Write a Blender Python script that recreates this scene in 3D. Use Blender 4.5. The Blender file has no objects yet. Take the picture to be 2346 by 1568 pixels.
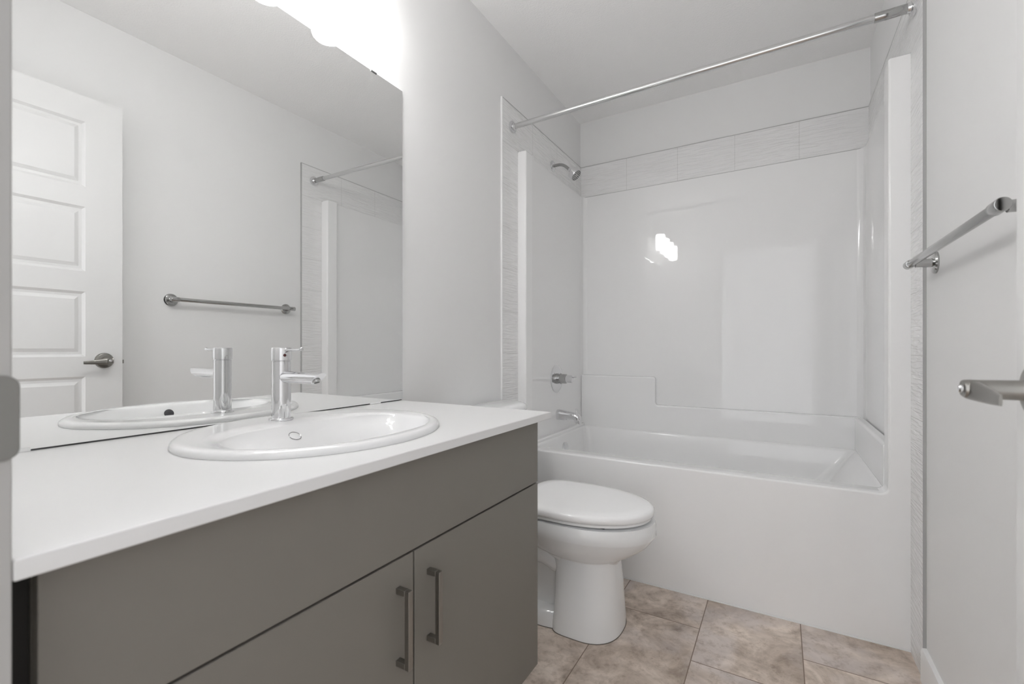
import bpy, bmesh, math
from mathutils import Vector, Matrix

# ------------------------------------------------------------------ camera, world, exposure
sc = bpy.context.scene
COL = sc.collection
cam_d = bpy.data.cameras.new('camera')
cam = bpy.data.objects.new('camera', cam_d)
COL.objects.link(cam)
cam.location = (1.1273, 0.0, 1.0018)
cam.rotation_euler = (math.pi / 2, 0, 0.5317)
cam_d.sensor_width = 36.0
cam_d.lens = 1043.94 / 2346 * 36.0
cam_d.shift_y = (799.04 - 784.0) / 2346
cam_d.clip_start = 0.02
cam_d.dof.use_dof = True
cam_d.dof.focus_distance = 1.55
cam_d.dof.aperture_fstop = 4.5
sc.camera = cam

world = bpy.data.worlds.new('world')
sc.world = world
world.use_nodes = True
world.node_tree.nodes['Background'].inputs['Color'].default_value = (0.97, 0.98, 1.0, 1)
world.node_tree.nodes['Background'].inputs['Strength'].default_value = 1.5

LAMP = 14.5            # radiance of the four vanity shades
vs = sc.view_settings
vs.view_transform = 'Standard'
vs.look = 'None'
vs.gamma = 1.0
vs.use_curve_mapping = False
vs.exposure = 0.22
sc.cycles.use_denoising = True
sc.cycles.max_bounces = 11
sc.cycles.diffuse_bounces = 7
sc.cycles.glossy_bounces = 6
sc.cycles.adaptive_threshold = 0.02
sc.cycles.sample_clamp_indirect = 6.0

# ------------------------------------------------------------------ materials
def mat(name, col, rough=0.5, metal=0.0, spec=0.5, coat=0.0):
    m = bpy.data.materials.new(name)
    m.use_nodes = True
    b = m.node_tree.nodes['Principled BSDF']
    b.inputs['Base Color'].default_value = (*col, 1)
    b.inputs['Roughness'].default_value = rough
    b.inputs['Metallic'].default_value = metal
    b.inputs['Specular IOR Level'].default_value = spec
    b.inputs['Coat Weight'].default_value = coat
    b.inputs['Coat Roughness'].default_value = 0.03
    return m

def nd(m, t, **kw):
    n = m.node_tree.nodes.new(t)
    for k, v in kw.items():
        if hasattr(n, k):
            setattr(n, k, v)
        else:
            n.inputs[k].default_value = v
    return n

def ln(m, a, ao, b, bi):
    m.node_tree.links.new(a.outputs[ao], b.inputs[bi])

def noise_bump(m, scale, strength, dist=0.002, detail=2.0, vec=(1, 1, 1)):
    tc = nd(m, 'ShaderNodeTexCoord')
    mp = nd(m, 'ShaderNodeMapping')
    mp.inputs['Scale'].default_value = vec
    nz = nd(m, 'ShaderNodeTexNoise')
    nz.inputs['Scale'].default_value = scale
    nz.inputs['Detail'].default_value = detail
    bp = nd(m, 'ShaderNodeBump')
    bp.inputs['Strength'].default_value = strength
    bp.inputs['Distance'].default_value = dist
    ln(m, tc, 'Object', mp, 'Vector')
    ln(m, mp, 'Vector', nz, 'Vector')
    ln(m, nz, 'Fac', bp, 'Height')
    ln(m, bp, 'Normal', m.node_tree.nodes['Principled BSDF'], 'Normal')
    return m

M = {}
M['wall'] = noise_bump(mat('wall_paint', (0.82, 0.82, 0.818), 0.55, spec=0.3), 160, 0.08, 0.001)
M['ceiling'] = noise_bump(mat('ceiling_paint', (0.93, 0.928, 0.925), 0.9, spec=0.1), 140, 0.5, 0.003)
M['trim'] = mat('white_trim_paint', (0.86, 0.86, 0.858), 0.32)
M['jamb'] = mat('jamb_paint_with_shade', (0.42, 0.415, 0.405), 0.4)  # white paint on a shaded jamb; the shade is put into this grey
M['door'] = noise_bump(mat('white_door_paint', (0.76, 0.76, 0.757), 0.38), 60, 0.05, 0.001, vec=(1, 1, 0.1))
M['counter'] = mat('white_laminate', (0.74, 0.74, 0.74), 0.28)
M['cabinet'] = noise_bump(mat('taupe_cabinet', (0.195, 0.182, 0.162), 0.42, spec=0.4), 40, 0.03, 0.001)
M['cab_dark'] = mat('cabinet_shadow_gap', (0.022, 0.02, 0.018), 0.8)  # near-black, paints the shade in the cabinet's gaps and recesses
M['ceramic'] = mat('white_porcelain', (0.80, 0.803, 0.805), 0.07, coat=0.3)
M['toilet'] = mat('toilet_porcelain', (0.88, 0.89, 0.895), 0.06, coat=0.3)
M['lid'] = mat('toilet_seat_plastic', (0.93, 0.93, 0.93), 0.1)
M['acrylic'] = mat('tub_gelcoat', (0.89, 0.89, 0.89), 0.012, spec=0.5)
M['chrome'] = mat('chrome', (0.75, 0.75, 0.76), 0.04, 1.0)
M['bar_metal'] = mat('bar_chrome', (0.46, 0.46, 0.455), 0.12, 1.0)
M['rod_metal'] = mat('rod_chrome', (0.66, 0.66, 0.66), 0.16, 1.0)
M['nickel'] = mat('satin_nickel', (0.33, 0.32, 0.30), 0.28, 1.0)
M['steel_dark'] = mat('strike_metal', (0.27, 0.265, 0.255), 0.4, 1.0)
M['mirror'] = mat('mirror_silver', (0.93, 0.935, 0.93), 0.0, 1.0)
M['mirror_edge'] = mat('mirror_edge', (0.95, 0.96, 0.955), 0.1, 0.0)
M['clip'] = mat('mirror_clip', (0.30, 0.30, 0.30), 0.25, 1.0)
M['rubber'] = mat('dark_rubber_and_shadow', (0.04, 0.04, 0.045), 0.5)  # also colours the painted shadow line under the mirror
M['red'] = mat('red_dot', (0.07, 0.012, 0.012), 0.3)
M['tile_trim_grey'] = mat('tile_trim_grey', (0.42, 0.42, 0.42), 0.4)
M['tile_trim_white'] = mat('tile_trim_white', (0.85, 0.85, 0.85), 0.4)
M['caulk'] = mat('caulk', (0.16, 0.14, 0.12), 0.7)

def m_shade():
    m = mat('opal_glass_lit', (0.95, 0.95, 0.95), 0.2)
    b = m.node_tree.nodes['Principled BSDF']
    b.inputs['Emission Color'].default_value = (1.0, 0.992, 0.98, 1)
    b.inputs['Emission Strength'].default_value = LAMP
    return m
M['shade'] = m_shade()

def m_floor():
    m = mat('stone_look_floor', (0.4, 0.35, 0.3), 0.42, spec=0.35)
    b = m.node_tree.nodes['Principled BSDF']
    tc = nd(m, 'ShaderNodeTexCoord')
    sp = nd(m, 'ShaderNodeSeparateXYZ')
    ln(m, tc, 'Object', sp, 'Vector')
    def math_(op, a, bb=None):
        n = nd(m, 'ShaderNodeMath', operation=op)
        for i, v in enumerate((a, bb)):
            if v is None: continue
            if isinstance(v, (int, float)): n.inputs[i].default_value = v
            else: m.node_tree.links.new(v, n.inputs[i])
        return n.outputs[0]
    X, Y = sp.outputs['X'], sp.outputs['Y']
    TW, TL = 0.311, 0.60
    cx = math_('DIVIDE', math_('SUBTRACT', X, 0.569 - TW * 4), TW)
    ci = math_('FLOOR', cx)
    fx = math_('MULTIPLY', math_('FRACT', cx), TW)
    odd = math_('MODULO', ci, 2.0)                       # column 4 = .569..: even
    yo = math_('SUBTRACT', Y, math_('SUBTRACT', 1.742 - TL * 5, math_('MULTIPLY', odd, 0.19)))
    cy = math_('DIVIDE', yo, TL)
    ri = math_('FLOOR', cy)
    fy = math_('MULTIPLY', math_('FRACT', cy), TL)
    g = 0.0016
    def edge(f, w):
        return math_('MAXIMUM', math_('LESS_THAN', f, g), math_('GREATER_THAN', f, w - g))
    grout = math_('MAXIMUM', edge(fx, TW), edge(fy, TL))
    rnd = nd(m, 'ShaderNodeTexWhiteNoise', noise_dimensions='2D')
    cb = nd(m, 'ShaderNodeCombineXYZ')
    m.node_tree.links.new(ci, cb.inputs[0]); m.node_tree.links.new(ri, cb.inputs[1])
    ln(m, cb, 'Vector', rnd, 'Vector')
    # every tile shows its own piece of the stone pattern
    off = nd(m, 'ShaderNodeVectorMath', operation='MULTIPLY_ADD')
    ln(m, rnd, 'Color', off, 0); off.inputs[1].default_value = (7, 7, 7); ln(m, tc, 'Object', off, 2)
    n1 = nd(m, 'ShaderNodeTexNoise'); n1.inputs['Scale'].default_value = 7.0; n1.inputs['Detail'].default_value = 9; n1.inputs['Roughness'].default_value = 0.62
    n1.inputs['Distortion'].default_value = 0.6
    n2 = nd(m, 'ShaderNodeTexNoise'); n2.inputs['Scale'].default_value = 38.0; n2.inputs['Detail'].default_value = 6; n2.inputs['Roughness'].default_value = 0.7
    n3 = nd(m, 'ShaderNodeTexNoise'); n3.inputs['Scale'].default_value = 4.0; n3.inputs['Detail'].default_value = 3
    for n in (n1, n2, n3): ln(m, off, 'Vector', n, 'Vector')
    r1 = nd(m, 'ShaderNodeValToRGB')
    e = r1.color_ramp.elements
    e[0].position = 0.34; e[0].color = (0.215, 0.172, 0.138, 1)
    e[1].position = 0.66; e[1].color = (0.53, 0.465, 0.41, 1)
    q = e.new(0.5); q.color = (0.375, 0.318, 0.272, 1)
    ln(m, n1, 'Fac', r1, 'Fac')
    r3 = nd(m, 'ShaderNodeValToRGB')
    r3.color_ramp.elements[0].position = 0.48; r3.color_ramp.elements[0].color = (0, 0, 0, 1)
    r3.color_ramp.elements[1].position = 0.62; r3.color_ramp.elements[1].color = (0.6, 0.6, 0.6, 1)
    ln(m, n3, 'Fac', r3, 'Fac')
    mx = nd(m, 'ShaderNodeMix', data_type='RGBA')
    ln(m, r3, 'Color', mx, 0); ln(m, r1, 'Color', mx, 6); mx.inputs[7].default_value = (0.40, 0.365, 0.355, 1)
    r2 = nd(m, 'ShaderNodeValToRGB')
    r2.color_ramp.elements[0].position = 0.28; r2.color_ramp.elements[0].color = (0.62, 0.57, 0.52, 1)
    r2.color_ramp.elements[1].position = 0.5; r2.color_ramp.elements[1].color = (1.0, 1.0, 1.0, 1)
    ln(m, n2, 'Fac', r2, 'Fac')
    m2 = nd(m, 'ShaderNodeMix', data_type='RGBA', blend_type='MULTIPLY'); m2.inputs[0].default_value = 0.85
    ln(m, mx, 2, m2, 6); ln(m, r2, 'Color', m2, 7)
    m3 = nd(m, 'ShaderNodeMix', data_type='RGBA')
    m.node_tree.links.new(grout, m3.inputs[0]); ln(m, m2, 2, m3, 6); m3.inputs[7].default_value = (0.14, 0.105, 0.08, 1)
    m4 = nd(m, 'ShaderNodeMix', data_type='RGBA', blend_type='MULTIPLY'); m4.inputs[0].default_value = 1.0
    ln(m, m3, 2, m4, 6); m4.inputs[7].default_value = (FLOOR_K, FLOOR_K, FLOOR_K, 1)
    ln(m, m4, 2, b, 'Base Color')
    bp = nd(m, 'ShaderNodeBump'); bp.inputs['Strength'].default_value = 0.35; bp.inputs['Distance'].default_value = 0.0015
    hh = math_('SUBTRACT', math_('MULTIPLY', n2.outputs['Fac'], 0.3), grout)
    m.node_tree.links.new(hh, bp.inputs['Height']); ln(m, bp, 'Normal', b, 'Normal')
    return m
FLOOR_K = 1.6
M['floor'] = m_floor()

def m_tile(axis, origin):
    """white wall tile, 300 x 200 mm, with wavy horizontal relief; axis = horizontal direction of the wall"""
    m = mat('relief_tile_' + axis, (0.80, 0.80, 0.80), 0.22, spec=0.5)
    b = m.node_tree.nodes['Principled BSDF']
    tc = nd(m, 'ShaderNodeTexCoord'); sp = nd(m, 'ShaderNodeSeparateXYZ'); ln(m, tc, 'Object', sp, 'Vector')
    def math_(op, a, bb=None):
        n = nd(m, 'ShaderNodeMath', operation=op)
        for i, v in enumerate((a, bb)):
            if v is None: continue
            if isinstance(v, (int, float)): n.inputs[i].default_value = v
            else: m.node_tree.links.new(v, n.inputs[i])
        return n.outputs[0]
    H = sp.outputs['X' if axis == 'x' else 'Y']; Z = sp.outputs['Z']
    def lines(c, o, w):
        f = math_('MULTIPLY', math_('FRACT', math_('DIVIDE', math_('SUBTRACT', c, o - 20 * w), w)), w)
        return math_('MAXIMUM', math_('LESS_THAN', f, 0.0009), math_('GREATER_THAN', f, w - 0.0009))
    g = math_('MAXIMUM', lines(H, origin, 0.3015), lines(Z, 1.98, 0.2))
    mx = nd(m, 'ShaderNodeMix', data_type='RGBA')
    m.node_tree.links.new(g, mx.inputs[0]); mx.inputs[6].default_value = (0.86, 0.86, 0.86, 1); mx.inputs[7].default_value = (0.66, 0.655, 0.65, 1)
    ln(m, mx, 2, b, 'Base Color')
    mp = nd(m, 'ShaderNodeMapping'); mp.inputs['Scale'].default_value = (8, 8, 120) ; ln(m, tc, 'Object', mp, 'Vector')
    nz = nd(m, 'ShaderNodeTexNoise'); nz.inputs['Scale'].default_value = 1.0; nz.inputs['Detail'].default_value = 1.5; nz.inputs['Distortion'].default_value = 0.4
    ln(m, mp, 'Vector', nz, 'Vector')
    rp = nd(m, 'ShaderNodeValToRGB')
    rp.color_ramp.elements[0].position = 0.42; rp.color_ramp.elements[1].position = 0.56
    ln(m, nz, 'Fac', rp, 'Fac')
    h = math_('SUBTRACT', rp.outputs['Color'], math_('MULTIPLY', g, 1.5))
    bp = nd(m, 'ShaderNodeBump'); bp.inputs['Strength'].default_value = 0.7; bp.inputs['Distance'].default_value = 0.0022
    m.node_tree.links.new(h, bp.inputs['Height']); ln(m, bp, 'Normal', b, 'Normal')
    return m
M['tile_x'] = m_tile('x', 0.3085)
M['tile_y'] = m_tile('y', 1.818)

# ------------------------------------------------------------------ geometry helpers
ORG = {}
def box(bm, x0, x1, y0, y1, z0, z1):
    v = [bm.verts.new(p) for p in ((x0, y0, z0), (x1, y0, z0), (x1, y1, z0), (x0, y1, z0), (x0, y0, z1), (x1, y0, z1), (x1, y1, z1), (x0, y1, z1))]
    for f in ((0, 3, 2, 1), (4, 5, 6, 7), (0, 1, 5, 4), (1, 2, 6, 5), (2, 3, 7, 6), (3, 0, 4, 7)):
        bm.faces.new([v[i] for i in f])

def loft(bm, rings, cap0=True, cap1=True, closed=True):
    R = [[bm.verts.new(p) for p in r] for r in rings]
    n = len(R[0])
    for a, b in zip(R, R[1:]):
        for i in range(n if closed else n - 1):
            j = (i + 1) % n
            bm.faces.new((a[i], a[j], b[j], b[i]))
    if cap0: bm.faces.new(list(reversed(R[0])))
    if cap1: bm.faces.new(R[-1])
    return R

def frame_for(d):
    d = Vector(d).normalized()
    up = Vector((0, 0, 1)) if abs(d.z) < 0.95 else Vector((0, 1, 0))
    a = d.cross(up).normalized()
    return a, d.cross(a).normalized()

def lathe(bm, origin, axis, prof, seg=40, cap0=True, cap1=True):
    """prof = [(distance along axis, radius)]"""
    d = Vector(axis).normalized(); a, b = frame_for(d); o = Vector(origin)
    rings = []
    for h, r in prof:
        r = max(r, 1e-5)
        rings.append([o + d * h + (a * math.cos(2 * math.pi * i / seg) + b * math.sin(2 * math.pi * i / seg)) * r for i in range(seg)])
    loft(bm, rings, cap0, cap1)

def cyl(bm, p0, p1, r, seg=32, bev=0.0):
    p0, p1 = Vector(p0), Vector(p1); L = (p1 - p0).length
    if bev: prof = [(0, r - bev), (bev * .3, r - bev * .3), (bev, r), (L - bev, r), (L - bev * .3, r - bev * .3), (L, r - bev)]
    else: prof = [(0, r), (L, r)]
    lathe(bm, p0, p1 - p0, prof, seg)

def tube(bm, pts, r, seg=20):
    pts = [Vector(p) for p in pts]; rings = []; a0 = None
    for i, p in enumerate(pts):
        d = (pts[min(i + 1, len(pts) - 1)] - pts[max(i - 1, 0)]).normalized()
        if a0 is None: a0, _ = frame_for(d)
        a = (a0 - d * a0.dot(d)).normalized(); b = d.cross(a).normalized(); a0 = a
        rr = r[i] if isinstance(r, (list, tuple)) else r
        rings.append([p + (a * math.cos(2 * math.pi * k / seg) + b * math.sin(2 * math.pi * k / seg)) * rr for k in range(seg)])
    loft(bm, rings)

def bez(p0, p1, p2, p3, n=12):
    P = [Vector(p) for p in (p0, p1, p2, p3)]
    return [P[0] * (1 - t) ** 3 + P[1] * 3 * t * (1 - t) ** 2 + P[2] * 3 * t * t * (1 - t) + P[3] * t ** 3 for t in (i / n for i in range(n + 1))]

def rrect(x0, x1, y0, y1, r, n=8):
    pts = []
    for cx, cy, a0 in ((x1 - r, y1 - r, 0), (x0 + r, y1 - r, 90), (x0 + r, y0 + r, 180), (x1 - r, y0 + r, 270)):
        for i in range(n + 1):
            a = math.radians(a0 + 90 * i / n)
            pts.append((cx + r * math.cos(a), cy + r * math.sin(a)))
    return pts

def prism(bm, pts, axis, a0, a1):
    """pts 2-D outline; axis 'x': (y,z), 'y': (x,z), 'z': (x,y)"""
    def P(p, a):
        return {'x': (a, p[0], p[1]), 'y': (p[0], a, p[1]), 'z': (p[0], p[1], a)}[axis]
    A = [bm.verts.new(P(p, a0)) for p in pts]; B = [bm.verts.new(P(p, a1)) for p in pts]; n = len(pts)
    for i in range(n):
        j = (i + 1) % n
        bm.faces.new((A[i], A[j], B[j], B[i]))
    bm.faces.new(list(reversed(A))); bm.faces.new(B)

def obj(name, bm, m, parent=None, bevel=0.0, bseg=3, angle=35, **props):
    bmesh.ops.recalc_face_normals(bm, faces=bm.faces)
    if parent is not None:
        bmesh.ops.translate(bm, verts=bm.verts, vec=-ORG[parent.name])
    me = bpy.data.meshes.new(name)
    bm.to_mesh(me); bm.free()
    o = bpy.data.objects.new(name, me)
    COL.objects.link(o)
    ms = m if isinstance(m, (list, tuple)) else [m]
    for q in ms: me.materials.append(M[q])
    me.shade_smooth()
    me.set_sharp_from_angle(angle=math.radians(angle))
    if bevel:
        b = o.modifiers.new('bevel', 'BEVEL'); b.width = bevel; b.segments = bseg; b.limit_method = 'ANGLE'
        b.angle_limit = math.radians(35); b.harden_normals = True
    if parent is not None:
        o.parent = parent
        ORG[o.name] = ORG[parent.name]
    else:
        ORG[o.name] = Vector((0, 0, 0))
    for k, v in props.items(): o[k] = v
    return o

def B(): return bmesh.new()

def thing(name, label, cat, loc, group=None, kind=None):
    o = bpy.data.objects.new(name, None); COL.objects.link(o)
    o.location = loc; o.empty_display_size = 0.05
    ORG[o.name] = Vector(loc)
    if kind: o['kind'] = kind
    o['label'] = label; o['category'] = cat
    if group: o['group'] = group
    return o

def tag(o, label, cat, group=None):
    o['label'] = label; o['category'] = cat
    if group: o['group'] = group
    return o

def struct(name, bm, m, parent=None, bevel=0.0, **kw):
    o = obj(name, bm, m, parent, bevel, **kw)
    if parent is None: o['kind'] = 'structure'
    return o

# ------------------------------------------------------------------ room
W, YB, H, YF = 1.507, 2.80, 2.4725, 0.116
TL_, TR_, TYB = 0.007, 1.499, 2.791          # tile faces
DX0, DX1, DZ = 0.5722, 1.420, 2.065          # clear door opening

b = B(); box(b, -0.1, W + 0.1, -1.4, YB + 0.1, -0.05, 0)
tag(struct('floor', b, 'floor'), 'beige stone-look tile floor with thin dark joints', 'floor')
b = B(); box(b, -0.1, W + 0.1, -0.002, YB + 0.1, H, H + 0.05)
tag(struct('ceiling', b, 'ceiling'), 'pale grey textured flat ceiling', 'ceiling')
b = B(); box(b, -0.1, 0, YF - 0.12, YB, 0, H)
wl = tag(struct('wall_left', b, 'wall'), 'light grey painted wall behind the mirror, vanity and toilet', 'wall')
b = B(); box(b, W, W + 0.1, YF - 0.12, YB, 0, H)
wr = tag(struct('wall_right', b, 'wall'), 'light grey painted wall carrying the towel bar', 'wall')
b = B(); box(b, -0.1, W + 0.1, YB, YB + 0.1, 0, H)
wb = tag(struct('wall_back', b, 'wall'), 'light grey painted wall above the back of the tub', 'wall')
b = B()
box(b, 0, DX0 - 0.02, YF - 0.12, YF, 0, H); box(b, DX1 + 0.02, W, YF - 0.12, YF, 0, H); box(b, DX0 - 0.02, DX1 + 0.02, YF - 0.12, YF, DZ + 0.02, H)
tag(struct('wall_front', b, 'wall'), 'light grey painted wall around the doorway the room is seen from', 'wall')

# tile returns and band (parts of the walls)
def tile_side(xa, xb, ys):
    b = B(); prism(b, [(ys, 0), (1.9626, 0), (1.9626, 1.98), (TYB, 1.98), (TYB, 2.18), (ys, 2.18)], 'x', xa, xb); return b
obj('tiling', tile_side(0.0, TL_, 1.818), 'tile_y', wl, label='white tile return with wavy relief beside the toilet and round the shower head')
obj('tiling', tile_side(TR_, W, 1.815), 'tile_y', wr, label='white tile return with wavy relief next to the towel bar')
b = B(); box(b, 0.0, W, TYB, YB, 1.9805, 2.18)
obj('tiling', b, 'tile_x', wb, label='single row of white relief tiles above the tub surround')
b = B(); box(b, 0, TL_ + .0006, 1.8125, 1.8182, 0.0, 2.1835)
obj('tile_edging', b, 'tile_trim_white', wl)
b = B(); box(b, 0, TL_ + .0004, 1.8182, TYB, 2.180, 2.1835)
obj('tile_edging', b, 'tile_trim_grey', wl)
b = B(); box(b, TR_ - .0006, W, 1.812, 1.8152, 0.098, 2.183); box(b, TR_ - .0004, W, 1.8152, TYB, 2.180, 2.183)
obj('tile_edging', b, 'tile_trim_grey', wr)
b = B(); box(b, TL_, TR_, TYB - .0004, YB, 2.180, 2.183)
obj('tile_edging', b, 'tile_trim_grey', wb)

b = B(); prism(b, [(W, 0), (W - .014, 0), (W - .014, .088), (W - .011, .098), (W, .1)], 'y', 0.9, 1.8118)
tag(struct('baseboard_right', b, 'trim'), 'white baseboard along the wall under the towel bar', 'baseboard')
b = B(); prism(b, [(0, 0), (.014, 0), (.014, .088), (.011, .098), (0, .1)], 'y', 1.15, 1.812)
tag(struct('baseboard_left', b, 'trim'), 'white baseboard behind the toilet', 'baseboard')

b = B(); box(b, 1.56, 1.66, -1.4, YF - .12, 0, H)  # unseen wall, added to keep world light off the left jamb
tag(struct('wall_light_block', b, 'wall'), 'unseen hallway wall added to block light on the door jamb', 'wall')
# door frame
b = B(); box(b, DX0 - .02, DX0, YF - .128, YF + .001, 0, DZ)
jl = tag(struct('trim_1', b, 'jamb', bevel=.0015), 'white door jamb, its shade painted in grey, with strike plate at the edge of the view', 'door frame')
b = B(); box(b, DX1, DX1 + .02, YF - .128, YF + .001, 0, DZ)
tag(struct('trim_2', b, 'trim', bevel=.0015), 'white hinge-side door jamb behind the open door', 'door frame')
b = B(); box(b, DX0 - .02, DX1 + .02, YF - .128, YF + .001, DZ, DZ + .02)
tag(struct('trim_3', b, 'trim', bevel=.0015), 'white door head above the doorway', 'door frame')
b = B()
pts = rrect(YF - .05, YF + .0052, .9085, .9795, .010)
prism(b, pts, 'x', DX0 - .0005, DX0 + .0022)
obj('strike_plate', b, 'steel_dark', jl, bevel=.0008, label='brushed metal strike plate')

# ------------------------------------------------------------------ open door on the right
D0, D1 = 1.400, 1.435
dy0, dy1, dz0, dz1 = 0.122, 0.867, 0.015, 2.063
door = thing('door_1', 'white five-panel door standing open against the wall, seen in the mirror', 'door', (D1, dy0, dz0), kind='structure')
def door_leaf():
    b = B()
    ins = .013
    st0, st1 = dy0 + .125, dy1 - .125
    rows = [(.254, .527), (.611, .884), (.968, 1.241), (1.326, 1.597), (1.681, 1.955)]
    box(b, D0 + .008, D1 - .008, dy0, dy1, dz0, dz1)
    for xs, xi in ((D0, D0 + .0085), (D1, D1 - .0085)):
        # stiles and rails as raised frame around recessed panels
        lo, hi = min(xs, xi), max(xs, xi)
        box(b, lo, hi, dy0, st0, dz0, dz1); box(b, lo, hi, st1, dy1, dz0, dz1)
        zz = dz0
        for r0, r1 in rows + [(dz1, None)]:
            box(b, lo, hi, st0, st1, zz, r0); zz = r1
        s = 1 if xs == D0 else -1
        for r0, r1 in rows:
            # sloped moulding, groove and raised centre field
            def ring(i, x): return [(x, st0 + i, r0 + i), (x, st1 - i, r0 + i), (x, st1 - i, r1 - i), (x, st0 + i, r1 - i)]
            loft(b, [ring(0.0, xs + s * .0005), ring(.010, xs + s * .0078), ring(.020, xs + s * .0078), ring(.034, xs + s * .0022)], cap0=False, cap1=True)
    return b
leaf = obj('door_leaf', door_leaf(), 'door', door, angle=20)
def handle(side):
    """lever set on one face; side -1 = room face (x decreasing)"""
    b = B(); xs = D0 if side < 0 else D1
    y, z = .803, .950
    lathe(b, (xs, y, z), (side, 0, 0), [(0, .033), (.004, .033), (.009, .030), (.0105, .026)], 48)
    o1 = b
    lathe(b, (xs, y, z), (side, 0, 0), [(.009, .0165), (.014, .0135), (.018, .0125), (.052, .0118), (.066, .0118), (.0685, .0105)], 40)
    # lever blade: flat paddle running towards the hinges
    rings = []
    for t in [i / 14 for i in range(15)]:
        yy = y + .010 - t * .094
        hz = (.0132 * (1 - t) + .0064 * t) * (.86 if t == 0 else 1)
        th = .0085 * (1 - t) + .0014 * t
        xo = xs + side * (.0700 - .0095 * t - .003 * math.sin(t * math.pi))
        xc = xo - side * th
        zc = z - .0065 * t - .0015 * math.sin(t * math.pi)
        ring = []
        for k in range(20):
            a = 2 * math.pi * k / 20
            ca, sa = math.cos(a), math.sin(a)
            e = .55
            ring.append((xc + th * math.copysign(abs(ca) ** e, ca), yy, zc + hz * math.copysign(abs(sa) ** e, sa)))
        rings.append(ring)
    loft(b, rings)
    return b
hd = obj('door_handle', handle(-1), 'nickel', door, label='satin nickel lever handle on a round rose')
b = B(); lathe(b, (D0, .803, .950), (-1, 0, 0), [(.0695, .0052), (.072, .0052), (.0735, .004)], 24)
obj('privacy_button', b, 'chrome', hd)
b = B(); box(b, D0 + .005, D1 - .005, dy1 - .0005, dy1 + .0012, .915, .973); box(b, D0 + .011, D1 - .012, dy1, dy1 + .009, .936, .952)
obj('latch', b, 'nickel', door)
for z in (.25, 1.05, 1.85):
    b = B(); cyl(b, (D1 + .004, dy0 - .001, z - .045), (D1 + .004, dy0 - .001, z + .045), .0055, 16)
    obj('hinge', b, 'nickel', door)

# ------------------------------------------------------------------ vanity
CZ0, CZ1 = .8045, .8235
CF, CE = .5713, 1.1627
van = thing('vanity_cabinet', 'taupe flat-front vanity cabinet under the white counter', 'cabinet', (.27, .64, 0))
VY0, VY1, VB, VX = .1385, 1.1316, .122, .527
b = B()
box(b, .004, VX, VY0, VY0 + .016, VB, CZ0); prism(b, [(.004, 0), (VX - .062, 0), (VX - .062, VB), (VX, VB), (VX, CZ0), (.004, CZ0)], 'y', VY1 - .018, VY1 - .0005)
box(b, .004, VX, VY0 + .016, VY1 - .018, VB, VB + .016)
box(b, .004, .012, VY0, VY1 - .018, VB, CZ0)
obj('body', b, 'cabinet', van)
b = B(); box(b, VX - .004, VX + .0006, VY0 + .003, VY1 - .003, VB + .003, CZ0 - .002)  # front face darkened to paint the shade between the cabinet fronts
obj('face_frame', b, 'cab_dark', van, label='frame painted dark for the shade in the gaps between the fronts')
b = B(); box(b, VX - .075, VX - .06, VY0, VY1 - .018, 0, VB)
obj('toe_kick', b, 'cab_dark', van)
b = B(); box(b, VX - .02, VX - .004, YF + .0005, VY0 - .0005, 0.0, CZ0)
obj('filler_strip', b, 'cab_dark', van, label='recessed filler beside the jamb, painted dark for the shade there')
ZG, YG = .6295, .6335
b = B(); box(b, VX + .001, .545, VY0, VY1, ZG + .0021, CZ0 - .0015)
obj('drawer_front', b, 'cabinet', van, bevel=.0012, label='plain wide false drawer front')
for y0, y1, hy in ((VY0, YG - .0019, .5925), (YG + .0019, VY1, .6740)):
    b = B(); box(b, VX + .001, .545, y0, y1, VB, ZG - .0021)
    d = obj('door', b, 'cabinet', van, bevel=.0012)
    b = B()
    hw = .0055; z0, z1 = .4425, .5800
    box(b, .5655, .5755, hy - hw, hy + hw, z0, z1)
    box(b, .5446, .5656, hy - hw, hy + hw, z1 - .0105, z1); box(b, .5446, .5656, hy - hw, hy + hw, z0, z0 + .0105)
    bmesh.ops.remove_doubles(b, verts=b.verts, dist=.00001)
    obj('handle', b, 'nickel', d, bevel=.0008, label='brushed nickel square bar handle')

# counter with an oval cut-out for the sink
SX, SY, SA, SB = .275, .640, .235, .270      # centre, half sizes (x, y)
def counter():
    b = B(); x0, x1, y0, y1 = .0008, CF, YF + .0012, CE
    angs = sorted([2 * math.pi * i / 96 for i in range(96)] + [math.atan2(y - SY, x - SX) % (2 * math.pi) for x in (x0, x1) for y in (y0, y1)])
    def rect(a):
        dx, dy = math.cos(a), math.sin(a); t = 1e9
        if dx > 1e-9: t = min(t, (x1 - SX) / dx)
        if dx < -1e-9: t = min(t, (x0 - SX) / dx)
        if dy > 1e-9: t = min(t, (y1 - SY) / dy)
        if dy < -1e-9: t = min(t, (y0 - SY) / dy)
        return SX + dx * t, SY + dy * t
    def ell(a):
        dx, dy = math.cos(a), math.sin(a); t = 1 / math.sqrt((dx / (SA - .02)) ** 2 + (dy / (SB - .02)) ** 2)
        return SX + dx * t, SY + dy * t
    O = [rect(a) for a in angs]; I = [ell(a) for a in angs]
    rings = [[(*p, CZ0) for p in I], [(*p, CZ0) for p in O], [(*p, CZ1) for p in O], [(*p, CZ1) for p in I]]
    R = loft(b, rings, False, False)
    n = len(angs)
    for i in range(n):
        j = (i + 1) % n
        b.faces.new((R[3][i], R[3][j], R[0][j], R[0][i]))
    return b
tag(obj('countertop', counter(), 'counter', bevel=.0022), 'white laminate counter slab on the taupe vanity', 'countertop')

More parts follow.
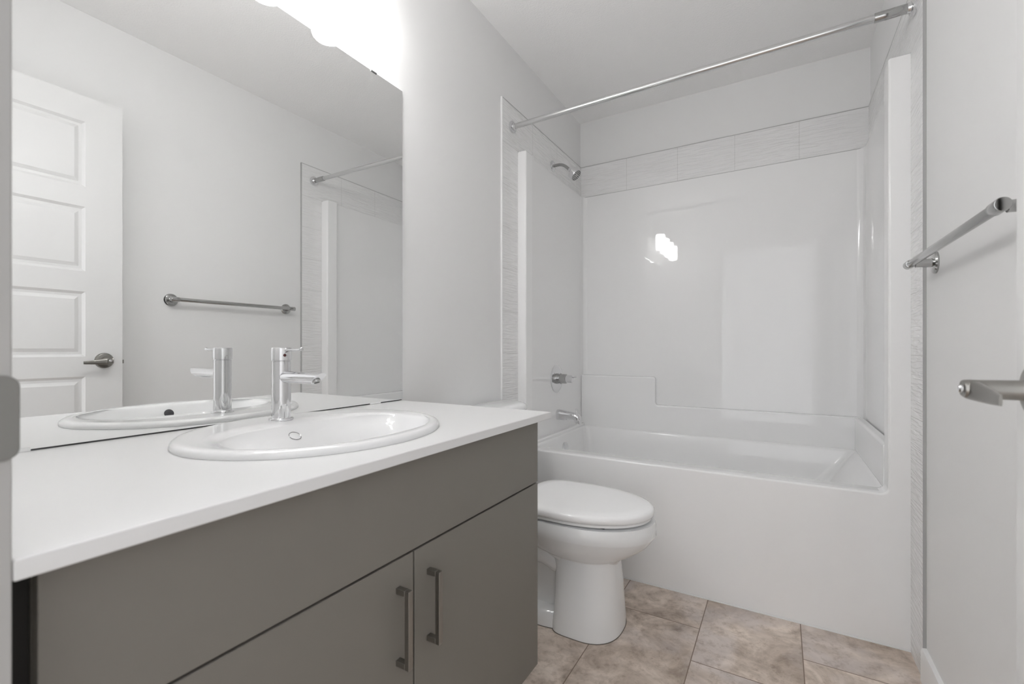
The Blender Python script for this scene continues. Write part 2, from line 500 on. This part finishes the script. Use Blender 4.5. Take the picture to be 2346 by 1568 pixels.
# sink
sink = thing('sink', 'oval white drop-in basin set in the counter', 'sink', (SX, SY, CZ1))
def sup(cx, cy, a, bb, n, z, N=96):
    out = []
    for i in range(N):
        t = 2 * math.pi * i / N; c, s = math.cos(t), math.sin(t)
        out.append((cx + a * math.copysign(abs(c) ** (2 / n), c), cy + bb * math.copysign(abs(s) ** (2 / n), s), z))
    return out
def ovals():
    R = []
    for k, z in ((1.0, CZ1 + .0003), (1.002, CZ1 + .004), (.995, CZ1 + .009), (.978, CZ1 + .0125), (.955, CZ1 + .0138), (.92, CZ1 + .0135)):
        R.append(sup(SX, SY, SA * k, SB * k, 2.0, z))
    ox, oa, ob = .332, .133, .218
    R.append(sup((SX + ox) / 2, SY, (SA * .92 + oa) / 2, (SB * .92 + ob) / 2, 2.15, CZ1 + .0125))
    R.append(sup(ox, SY, oa + .004, ob + .004, 2.5, CZ1 + .0112))
    for xb, xf, o2, n, z in ((.199, .465, .218, 2.7, .009), (.204, .461, .212, 2.9, .003), (.222, .454, .203, 3.0, -.0105), (.258, .446, .192, 3.2, -.030), (.282, .434, .172, 3.2, -.065), (.300, .416, .14, 2.8, -.105), (.318, .39, .09, 2.4, -.128), (.332, .376, .022, 2.0, -.136)):
        R.append(sup((xb + xf) / 2, SY, (xf - xb) / 2, o2, n, CZ1 + z))
    return R
b = B(); loft(b, ovals(), False, True)
obj('basin', b, 'ceramic', sink, angle=80)
b = B(); lathe(b, (.2245, SY - .030, CZ1 - .0120), (.62, 0, 1), [(0, .0135), (.0015, .0135), (.0022, .0120)], 32)
ovc = obj('overflow_cover', b, 'ceramic', sink)
b = B()
d_ = Vector((.62, 0, 1)).normalized(); a_, b_ = frame_for(d_)
c_ = Vector((.2245, SY - .030, CZ1 - .0120)) + d_ * .0022
tube(b, [c_ + (a_ * math.cos(2 * math.pi * i / 40) + b_ * math.sin(2 * math.pi * i / 40)) * .0125 for i in range(40)], .0008, 8)
obj('ring', b, 'clip', ovc, label='thin metal ring')
b = B(); lathe(b, (.4515, SY + .012, CZ1 - .015), (-1, 0, .4), [(-.004, .0125), (.0012, .0125), (.0018, .0115)], 32)
obj('overflow_hole', b, 'rubber', sink, label='dark round overflow opening')
b = B(); lathe(b, (.354, SY, CZ1 - .1365), (0, 0, 1), [(0, .024), (.003, .024), (.005, .018), (.008, .016)], 32)
obj('drain', b, 'chrome', sink)

# faucet
FX, FY, FZ = .131, .639, CZ1 + .0128
fa = thing('faucet', 'chrome single-lever basin tap standing on the sink', 'faucet', (FX, FY, FZ))
b = B(); lathe(b, (FX, FY, FZ - .001), (0, 0, 1), [(0, .0258), (.004, .0262), (.0058, .0255), (.0062, .0212), (.0070, .0206), (.1365, .0206), (.1372, .0190), (.1385, .0190)], 64)
obj('body', b, 'chrome', fa)
b = B(); lathe(b, (FX, FY, .9748), (0, 0, 1), [(-.0007, .0205), (0, .0218), (.0275, .0218), (.0288, .0210), (.0292, .0195)], 64)
hdv = obj('lever_cap', b, 'chrome', fa)
b = B(); tube(b, [(FX + .018, FY, .9975), (FX + .022, FY, .9975), (FX + .028, FY, .9982), (FX + .068, FY - .001, .9992), (FX + .0715, FY - .001, 1.0), (FX + .078, FY - .001, 1.0005), (FX + .079, FY - .001, 1.0005)], [.0068, .0055, .0030, .0026, .0030, .0044, .0036], 20)
obj('lever', b, 'chrome', hdv)
b = B(); lathe(b, (FX + .0205, FY - .005, .9865), (1, -.25, 0), [(0, .0034), (.0016, .0034), (.0019, .0028)], 20)
obj('indicator', b, 'red', hdv, label='dark red temperature dot')
def spout():
    b = B(); rings = []; N = 40
    for x, r, k in ((FX + .014, .0138, 0), (FX + .03, .0135, 0), (FX + .10, .0132, 0), (FX + .1335, .0131, 1.35), (FX + .1338, .0124, 1.35)):
        rings.append([(x + k * r * math.sin(2 * math.pi * i / N), FY + r * math.cos(2 * math.pi * i / N), .9365 + r * math.sin(2 * math.pi * i / N)) for i in range(N)])
    loft(b, rings); return b
sp_ = obj('spout', spout(), 'chrome', fa)
b = B(); lathe(b, (FX + .126, FY, .9325), (.45, 0, -1), [(0, .0088), (.0045, .0088), (.0052, .0080), (.0052, .0062), (.003, .006)], 28)
obj('aerator', b, 'bar_metal', sp_)

# ------------------------------------------------------------------ mirror
mr = thing('mirror', 'large frameless mirror above the counter', 'mirror', (0, .64, CZ1 + .003))
MY0, MY1, MZ0, MZ1 = .1245, CE, CZ1 + .0035, 1.889
b = B(); box(b, .0008, .0050, MY0, MY1, MZ0, MZ1)
bmesh.ops.recalc_face_normals(b, faces=b.faces)
mg = obj('glass', b, ['mirror_edge', 'mirror'], mr)
for p in mg.data.polygons:
    if p.normal.x > .9: p.material_index = 1
b = B(); box(b, .0002, .0012, MY0, MY1, CZ1 + .0004, MZ0)  # shadow in the slit below the glass, painted as a dark strip
obj('shadow_seam', b, 'rubber', mr, label='dark strip painting the shadow seam under the glass')
for y0, y1, z, s in ((1.022, 1.046, MZ1, 1), (1.018, 1.062, MZ0, -1), (.200, .258, MZ0, -1), (.30, .324, MZ1, 1)):
    b = B()
    if s > 0: box(b, .0004, .0068, y0, y1, z + .0003, z + .0014); box(b, .0054, .0068, y0, y1, z - .0028, z + .0003)
    else: box(b, .0055, .0068, y0, y1, z - .003, z + .003)
    obj('clip', b, 'clip' if s > 0 else 'mirror_edge', mr, label='small mirror clip')

# ------------------------------------------------------------------ vanity light
vl = thing('vanity_light', 'bar light with four lit opal glass shades above the mirror', 'light', (0, .64, 2.10))
b = B(); prism(b, rrect(.26, 1.02, 2.095, 2.165, .008), 'x', .0005, .028)
obj('backplate', b, 'chrome', vl, bevel=.002)
for y in (.34, .54, .74, .94):
    b = B(); tube(b, [(.027, y, 2.13), (.06, y, 2.13), (.085, y, 2.135), (.100, y, 2.148), (.108, y, 2.158)], .007, 16)
    lathe(b, (.108, y, 2.162), (0, 0, -1), [(0, .012), (.004, .026), (.026, .026), (.03, .024)], 32)
    a = obj('arm', b, 'chrome', vl)
    b = B(); lathe(b, (.108, y, 2.133), (0, 0, -1), [(0, .024), (.004, .041), (.009, .0465), (.02, .048), (.125, .048), (.142, .0470), (.150, .0445), (.155, .040), (.1565, .036), (.152, .0345), (.142, .038), (.06, .040), (.03, .030)], 40, True, True)
    obj('shade', b, 'shade', a, angle=60, label='lit white opal glass shade')

# ------------------------------------------------------------------ tub and surround
FY0 = 1.963
tub = thing('bathtub', 'white one-piece bathtub with moulded shower surround', 'bathtub', (.75, 2.37, 0))
CL, CR, RZ = .052, 1.4415, .511
def frame_outline():
    pts = [(.0006, 0), (W - .0006, 0), (W - .0006, 1.9795), (CR, 1.9795)]
    r = .022
    for i in range(9):
        a = math.radians(0 - 90 * i / 8); pts.append((CR - r + r * math.cos(a), RZ + r + r * math.sin(a)))
    for i in range(9):
        a = math.radians(270 - 90 * i / 8); pts.append((CL + r + r * math.cos(a), RZ + r + r * math.sin(a)))
    pts += [(CL, 1.9795), (.0006, 1.9795)]
    return pts
b = B(); prism(b, frame_outline(), 'y', FY0, 2.040)
obj('apron', b, 'acrylic', tub, bevel=.0075, bseg=5, label='smooth white front apron and side flanges')
def rr3(x0, x1, y0, y1, r, z, n=8): return [(p[0], p[1], z) for p in rrect(x0, x1, y0, y1, r, n)]
b = B()
XL, XR, YI = TL_ + .0004, TR_ - .0004, 2.0445
loft(b, [rr3(XL, XR, 1.9735, 2.789, .004, .25), rr3(XL, XR, 1.9735, 2.789, .004, RZ + .0003),
         rr3(.050, 1.4425, YI, 2.747, .030, RZ + .0003), rr3(.054, 1.4385, YI + .004, 2.743, .032, RZ - .0025), rr3(.058, 1.430, YI + .009, 2.738, .034, RZ - .012),
         rr3(.068, 1.375, YI + .018, 2.729, .045, .42), rr3(.085, 1.262, YI + .034, 2.715, .07, .25), rr3(.11, 1.19, YI + .06, 2.69, .09, .155), rr3(.17, 1.12, YI + .11, 2.64, .09, .125)], True, True)
obj('basin', b, 'acrylic', tub, angle=50)
# side and back panels above the rim (plan outlines, extruded upwards)
def side_panel(s):
    X = (lambda v: v) if s > 0 else (lambda v: TL_ + TR_ - v)
    upper = [(XL, 2.030), (CL - .0004, 2.030), (.050, 2.052), (.038, 2.058), (.030, 2.063), (.026, 2.09), (.0225, 2.735), (.0235, 2.755), (.030, 2.774), (.042, 2.783), (.055, 2.7855), (.055, 2.789), (XL, 2.789)]
    b = B(); z0, z1 = RZ - .01, 1.9795
    loft(b, [[(X(p[0]), p[1], z) for p in upper] for z in (z0, z1)])
    return b
obj('side_panel', side_panel(1), 'acrylic', tub, angle=30)
obj('side_panel', side_panel(-1), 'acrylic', tub, angle=30)
b = B(); box(b, .05, 1.4555, 2.7853, 2.7893, RZ - .01, 1.9795)
obj('back_panel', b, 'acrylic', tub)
# stepped ledge along the back
def ledge():
    b = B(); r = .016
    ZA, ZB, XS = .833, .668, .490
    pts = [(.024, RZ - .006), (1.470, RZ - .006), (1.470, ZB)]
    pts += [(XS + r, ZB)] 
    for i in range(1, 7):
        a = math.radians(270 - 90 * i / 6); pts.append((XS + r + r * math.cos(a), ZB + r + r * math.sin(a)))
    rr = .012
    for i in range(7):
        a = math.radians(0 + 90 * i / 6); pts.append((XS - rr + rr * math.cos(a), ZA - rr + rr * math.sin(a)))
    pts.append((.024, ZA))
    prism(b, pts, 'y', 2.749, 2.786); return b
obj('ledge', ledge(), 'acrylic', tub, bevel=.009, bseg=5, label='stepped white ledge along the back')
b = B(); prism(b, [(1.4395, RZ - .006), (1.480, RZ - .006), (1.480, .668), (1.4395, .668)], 'y', 2.035, 2.76)
obj('ledge', b, 'acrylic', tub, bevel=.012, bseg=5)
b = B(); box(b, .018, .050, 2.035, 2.76, RZ - .006, .527)
obj('ledge', b, 'acrylic', tub, bevel=.007, bseg=4)
b = B(); lathe(b, (.0665, 2.40, .432), (1, 0, .03), [(-.004, .034), (.004, .034), (.007, .031), (.008, .026)], 40)
obj('overflow_plate', b, 'chrome', tub, label='round chrome overflow plate')
b = B(); lathe(b, (.26, 2.39, .1245), (0, 0, 1), [(0, .035), (.003, .035), (.004, .03)], 32)
obj('drain', b, 'chrome', tub)
b = B(); box(b, TL_, TR_, FY0 - .003, FY0 + .002, 0, .003)
obj('caulk_line', b, 'tile_trim_white', tub)

b = B(); box(b, TL_, TR_, 2.7853, TYB - .0006, 1.9795, 1.9822)
obj('caulk_line', b, 'tile_trim_grey', tub)
# tub spout, valve, shower head
sx = .0245
ts = thing('tub_spout', 'chrome bath spout with pull-up diverter low on the left end wall of the tub', 'spout', (sx, 2.40, .62))
def tspout():
    b = B(); secs = [(sx - .002, .030, .651, .592), (sx + .002, .031, .652, .591), (.045, .028, .650, .592), (.10, .025, .643, .593), (.125, .024, .638, .590), (.140, .0235, .636, .576), (.152, .022, .630, .5745), (.160, .019, .620, .5745), (.163, .015, .610, .576)]
    rings = []
    for x, hy, zt, zb in secs:
        r = []
        for k in range(28):
            a = 2 * math.pi * k / 28; c, s = math.cos(a), math.sin(a)
            r.append((x, 2.40 + hy * math.copysign(abs(c) ** .7, c), (zt + zb) / 2 + (zt - zb) / 2 * math.copysign(abs(s) ** .7, s)))
        rings.append(r)
    loft(b, rings); return b
obj('body', tspout(), 'chrome', ts, angle=50)
b = B(); lathe(b, (.138, 2.40, .633), (0, 0, 1), [(0, .0025), (.018, .0022), (.020, .0048), (.027, .0048), (.0285, .003)], 16)
obj('diverter_knob', b, 'chrome', ts)

va = thing('shower_valve', 'round chrome shower mixer plate with a small knob above the bath spout', 'shower valve', (sx, 2.377, .83))
b = B(); lathe(b, (sx - .001, 2.377, .830), (1, 0, 0), [(0, .080), (.003, .080), (.0055, .077), (.007, .070), (.0075, .03)], 64)
obj('plate', b, 'chrome', va)
b = B(); lathe(b, (sx + .005, 2.377, .830), (1, 0, 0), [(0, .030), (.010, .030), (.011, .027), (.055, .027), (.057, .024)], 40)
cyl(b, (.052, 2.377, .800), (.052, 2.377, .862), .003, 12)
obj('sleeve', b, 'bar_metal', va)
b = B(); lathe(b, (sx + .060, 2.377, .830), (1, 0, 0), [(0, .018), (.003, .0215), (.038, .0215), (.041, .019)], 40)
cyl(b, (.120, 2.377, .838), (.150, 2.370, .843), .0028, 12)
obj('knob', b, 'chrome', va)

sh = thing('overhead_shower', 'chrome shower head on a bent arm high on the left wall', 'shower head', (TL_, 2.364, 2.045))
b = B(); lathe(b, (TL_, 2.364, 2.045), (1, 0, 0), [(0, .030), (.003, .030), (.006, .026), (.009, .014)], 40)
obj('flange', b, 'chrome', sh)
b = B(); tube(b, bez((TL_ + .004, 2.364, 2.045), (.070, 2.364, 2.047), (.075, 2.364, 2.040), (.113, 2.364, 2.002), 16), .0085, 20)
obj('arm', b, 'bar_metal', sh)
ax = Vector((.72, 0, -.69)).normalized()
b = B(); lathe(b, Vector((.108, 2.364, 2.007)), ax, [(0, .010), (.004, .0125), (.014, .0135), (.016, .016), (.022, .0205), (.026, .0290), (.030, .0335), (.058, .0345), (.061, .0335)], 12 * 4)
hb = obj('head', b, 'chrome', sh)
b = B(); c0 = Vector((.108, 2.364, 2.007)) + ax * .0605
lathe(b, c0, ax, [(0, .032), (.0015, .032), (.0018, .031)], 40)
obj('spray_face', b, 'bar_metal', hb)
b = B(); a_, b_ = frame_for(ax)
for rr, n in ((.011, 6), (.019, 12), (.027, 18)):
    for i in range(n):
        p = c0 + ax * .0016 + (a_ * math.cos(2 * math.pi * i / n) + b_ * math.sin(2 * math.pi * i / n)) * rr
        lathe(b, p, ax, [(0, .0024), (.002, .0015)], 8)
obj('nozzles', b, 'rubber', hb, label='dark rubber nozzles')

# shower rod
rod = thing('shower_curtain_rod', 'straight chrome curtain rod spanning the front of the tub', 'curtain rod', (TL_, 1.90, 2.075))
zl, zr, ry = 2.073, 2.0915, 1.900
def rp(x): return (x, ry, zl + (zr - zl) * (x - TL_) / (TR_ - TL_))
b = B(); cyl(b, rp(.02), rp(1.42), .0125, 32)
obj('tube', b, 'rod_metal', rod)
b = B(); cyl(b, rp(1.395), rp(1.484), .0150, 32, .001)
obj('outer_tube', b, 'bar_metal', rod)
for x, s in ((TL_, 1), (TR_, -1)):
    b = B(); lathe(b, rp(x), (s, 0, 0), [(0, .026), (.004, .028), (.010, .028), (.013, .022), (.013, .0175), (.020, .0165), (.022, .014)], 40)
    obj('end_cap', b, 'chrome', rod)

# ------------------------------------------------------------------ towel bar
tb = thing('towel_bar', 'chrome towel bar on the right wall between the open door and the tub', 'towel bar', (W, 1.40, 1.244))
TX, TZ = 1.4495, 1.2445
for y in (1.098, 1.712):
    b = B(); lathe(b, (W, y, TZ), (-1, 0, 0), [(0, .031), (.004, .031), (.008, .028), (.0105, .020), (.011, .0125), (.040, .0105), (.0455, .0105)], 40)
    obj('post', b, 'bar_metal', tb)
b = B(); cyl(b, (TX, 1.078, TZ), (TX, 1.731, TZ), .0098, 32, .001)
obj('bar', b, 'bar_metal', tb)
for y0, y1 in ((1.074, 1.112), (1.699, 1.735)):
    b = B(); cyl(b, (TX, y0, TZ), (TX, y1, TZ), .0118, 32, .0015)
    obj('end_sleeve', b, 'bar_metal', tb)

# ------------------------------------------------------------------ toilet
TY = 1.595
to = thing('toilet', 'white two-piece toilet with closed lid between vanity and tub', 'toilet', (.35, TY, 0))
def egg(xb, xf, hw, z, nb=3.0, nf=2.0, xm=None, N=72, yc=TY):
    """outline, straight-ish back at xb, rounded front at xf"""
    if xm is None: xm = xb + (xf - xb) * .5
    out = []
    for i in range(N):
        t = 2 * math.pi * i / N; c, s = math.cos(t), math.sin(t)
        n = nf if c >= 0 else nb
        a = (xf - xm) if c >= 0 else (xm - xb)
        out.append((xm + a * math.copysign(abs(c) ** (2 / n), c), yc + hw * math.copysign(abs(s) ** (2 / n), s), z))
    return out
b = B()
# bowl
loft(b, [egg(.40, .630, .112, .235, 2.6, 2.2), egg(.39, .636, .118, .258, 2.6, 2.2), egg(.34, .662, .136, .270, 2.5, 2.1), egg(.28, .703, .160, .293, 2.5, 2.05), egg(.24, .735, .178, .319, 2.5, 2.05),
         egg(.225, .757, .1885, .350, 2.6, 2.05), egg(.222, .7595, .1915, .356, 2.7, 2.05), egg(.22, .7595, .192, .380, 2.8, 2.05), egg(.22, .755, .188, .402, 2.8, 2.05), egg(.225, .747, .182, .401, 2.8, 2.05), egg(.25, .72, .155, .402, 2.8, 2.05)])
# pedestal front
loft(b, [egg(.415, .647, .138, .0, 5, 2.5, .52), egg(.415, .647, .138, .03, 5, 2.5, .52), egg(.420, .643, .133, .075, 5, 2.5, .52), egg(.422, .638, .127, .15, 5, 2.5, .52), egg(.42, .631, .122, .22, 5, 2.5, .52), egg(.41, .629, .120, .272, 5, 2.4, .52)])
# rear foot, core and trapway
loft(b, [egg(.16, .50, .125, 0, 3, 3), egg(.16, .50, .125, .035, 3, 3), egg(.165, .50, .118, .050, 3, 3), egg(.19, .50, .085, .062, 3, 3)])
loft(b, [egg(.17, .52, .075, .04, 3, 3), egg(.17, .52, .070, .20, 3, 3), egg(.12, .52, .10, .30, 3, 3), egg(.06, .45, .13, .36, 3, 3), egg(.04, .42, .14, .395, 3, 3), egg(.045, .41, .135, .40, 3, 3)])
for s in (-1, 1):
    pts = bez((.45, TY + s * .070, .215), (.38, TY + s * .085, .25), (.30, TY + s * .085, .30), (.25, TY + s * .085, .21), 10)[:-1] + bez((.25, TY + s * .085, .21), (.22, TY + s * .08, .15), (.25, TY + s * .07, .08), (.28, TY + s * .07, .04), 8)
    tube(b, pts, [.038] * 4 + [.045] * (len(pts) - 4), 20)
    pts = bez((.46, TY + s * .10, .262), (.40, TY + s * .105, .285), (.33, TY + s * .11, .33), (.25, TY + s * .12, .37), 10)
    tube(b, pts, .022, 16)
    lathe(b, (.30, TY + s * .108, .045), (0, 0, 1), [(0, .013), (.012, .012), (.017, .007)], 16)
obj('bowl', b, 'toilet', to, angle=60)
b = B(); loft(b, [egg(.275, .738, .178, 0.4075, 4, 2.05, .47), egg(.270, .743, .183, 0.4100, 4, 2.05, .47), egg(.270, .743, .183, 0.4170, 4, 2.05, .47), egg(.275, .738, .178, 0.4198, 4, 2.05, .47)])
obj('seat', b, 'lid', to, angle=50)
b = B(); loft(b, [egg(.268, .744, .183, 0.4202, 4, 2.05, .47), egg(.262, .7505, .1885, 0.4225, 4, 2.05, .47), egg(.260, .752, .190, 0.4280, 4, 2.05, .47), egg(.260, .752, .190, 0.4380, 4, 2.05, .47), egg(.264, .748, .186, 0.4445, 4, 2.05, .47), egg(.275, .737, .177, 0.4485, 4, 2.05, .47), egg(.31, .70, .145, 0.4510, 4, 2.05, .47), egg(.40, .60, .07, 0.4520, 3, 2.05, .47)])
obj('lid', b, 'lid', to, angle=60)
b = B()
b.free()
for s in (-1, 1):
    b = B(); cyl(b, (.245, TY + s * .075 - .02, .420), (.245, TY + s * .075 + .02, .420), .013, 20, .002)
    obj('seat_hinge', b, 'lid', to)
for yy in (TY - .13, TY + .13):
    b = B(); box(b, .60, .625, yy - .008, yy + .008, .401, .4085); obj('seat_bumper', b, 'rubber', to)
def bow(x0, xf, hw, z, N=72):
    return egg(x0, xf, hw, z, 12, 3.4, x0 + .02, N)
b = B(); loft(b, [bow(.03, .178, .190, .400), bow(.022, .188, .200, .45), bow(.018, .190, .208, .60), bow(.016, .190, .210, .732)])
tk = obj('tank', b, 'toilet', to, angle=50)
b = B(); loft(b, [bow(.012, .186, .204, .7325), bow(.010, .193, .211, .737), bow(.010, .193, .212, .750), bow(.011, .188, .207, .760), bow(.016, .177, .197, .7655), bow(.03, .155, .178, .7675)])
obj('tank_lid', b, 'toilet', tk, angle=60)
b = B(); lathe(b, (.189, TY - .15, .69), (1, 0, 0), [(0, .012), (.010, .011), (.014, .008)], 20)
tube(b, [(.200, TY - .15, .69), (.206, TY - .12, .688), (.208, TY - .08, .684)], [.006, .005, .006], 12)
obj('flush_lever', b, 'chrome', tk)
b = B(); loft(b, [[(p[0], p[1], z) for p in egg(.413, .6485, .1395, 0, 5, 2.5, .52)] for z in (0, .0022)])
loft(b, [[(p[0], p[1], z) for p in egg(.158, .50, .1265, 0, 3, 3)] for z in (0, .0022)])
obj('base_seal', b, 'caulk', to, label='dark seal line around the foot')
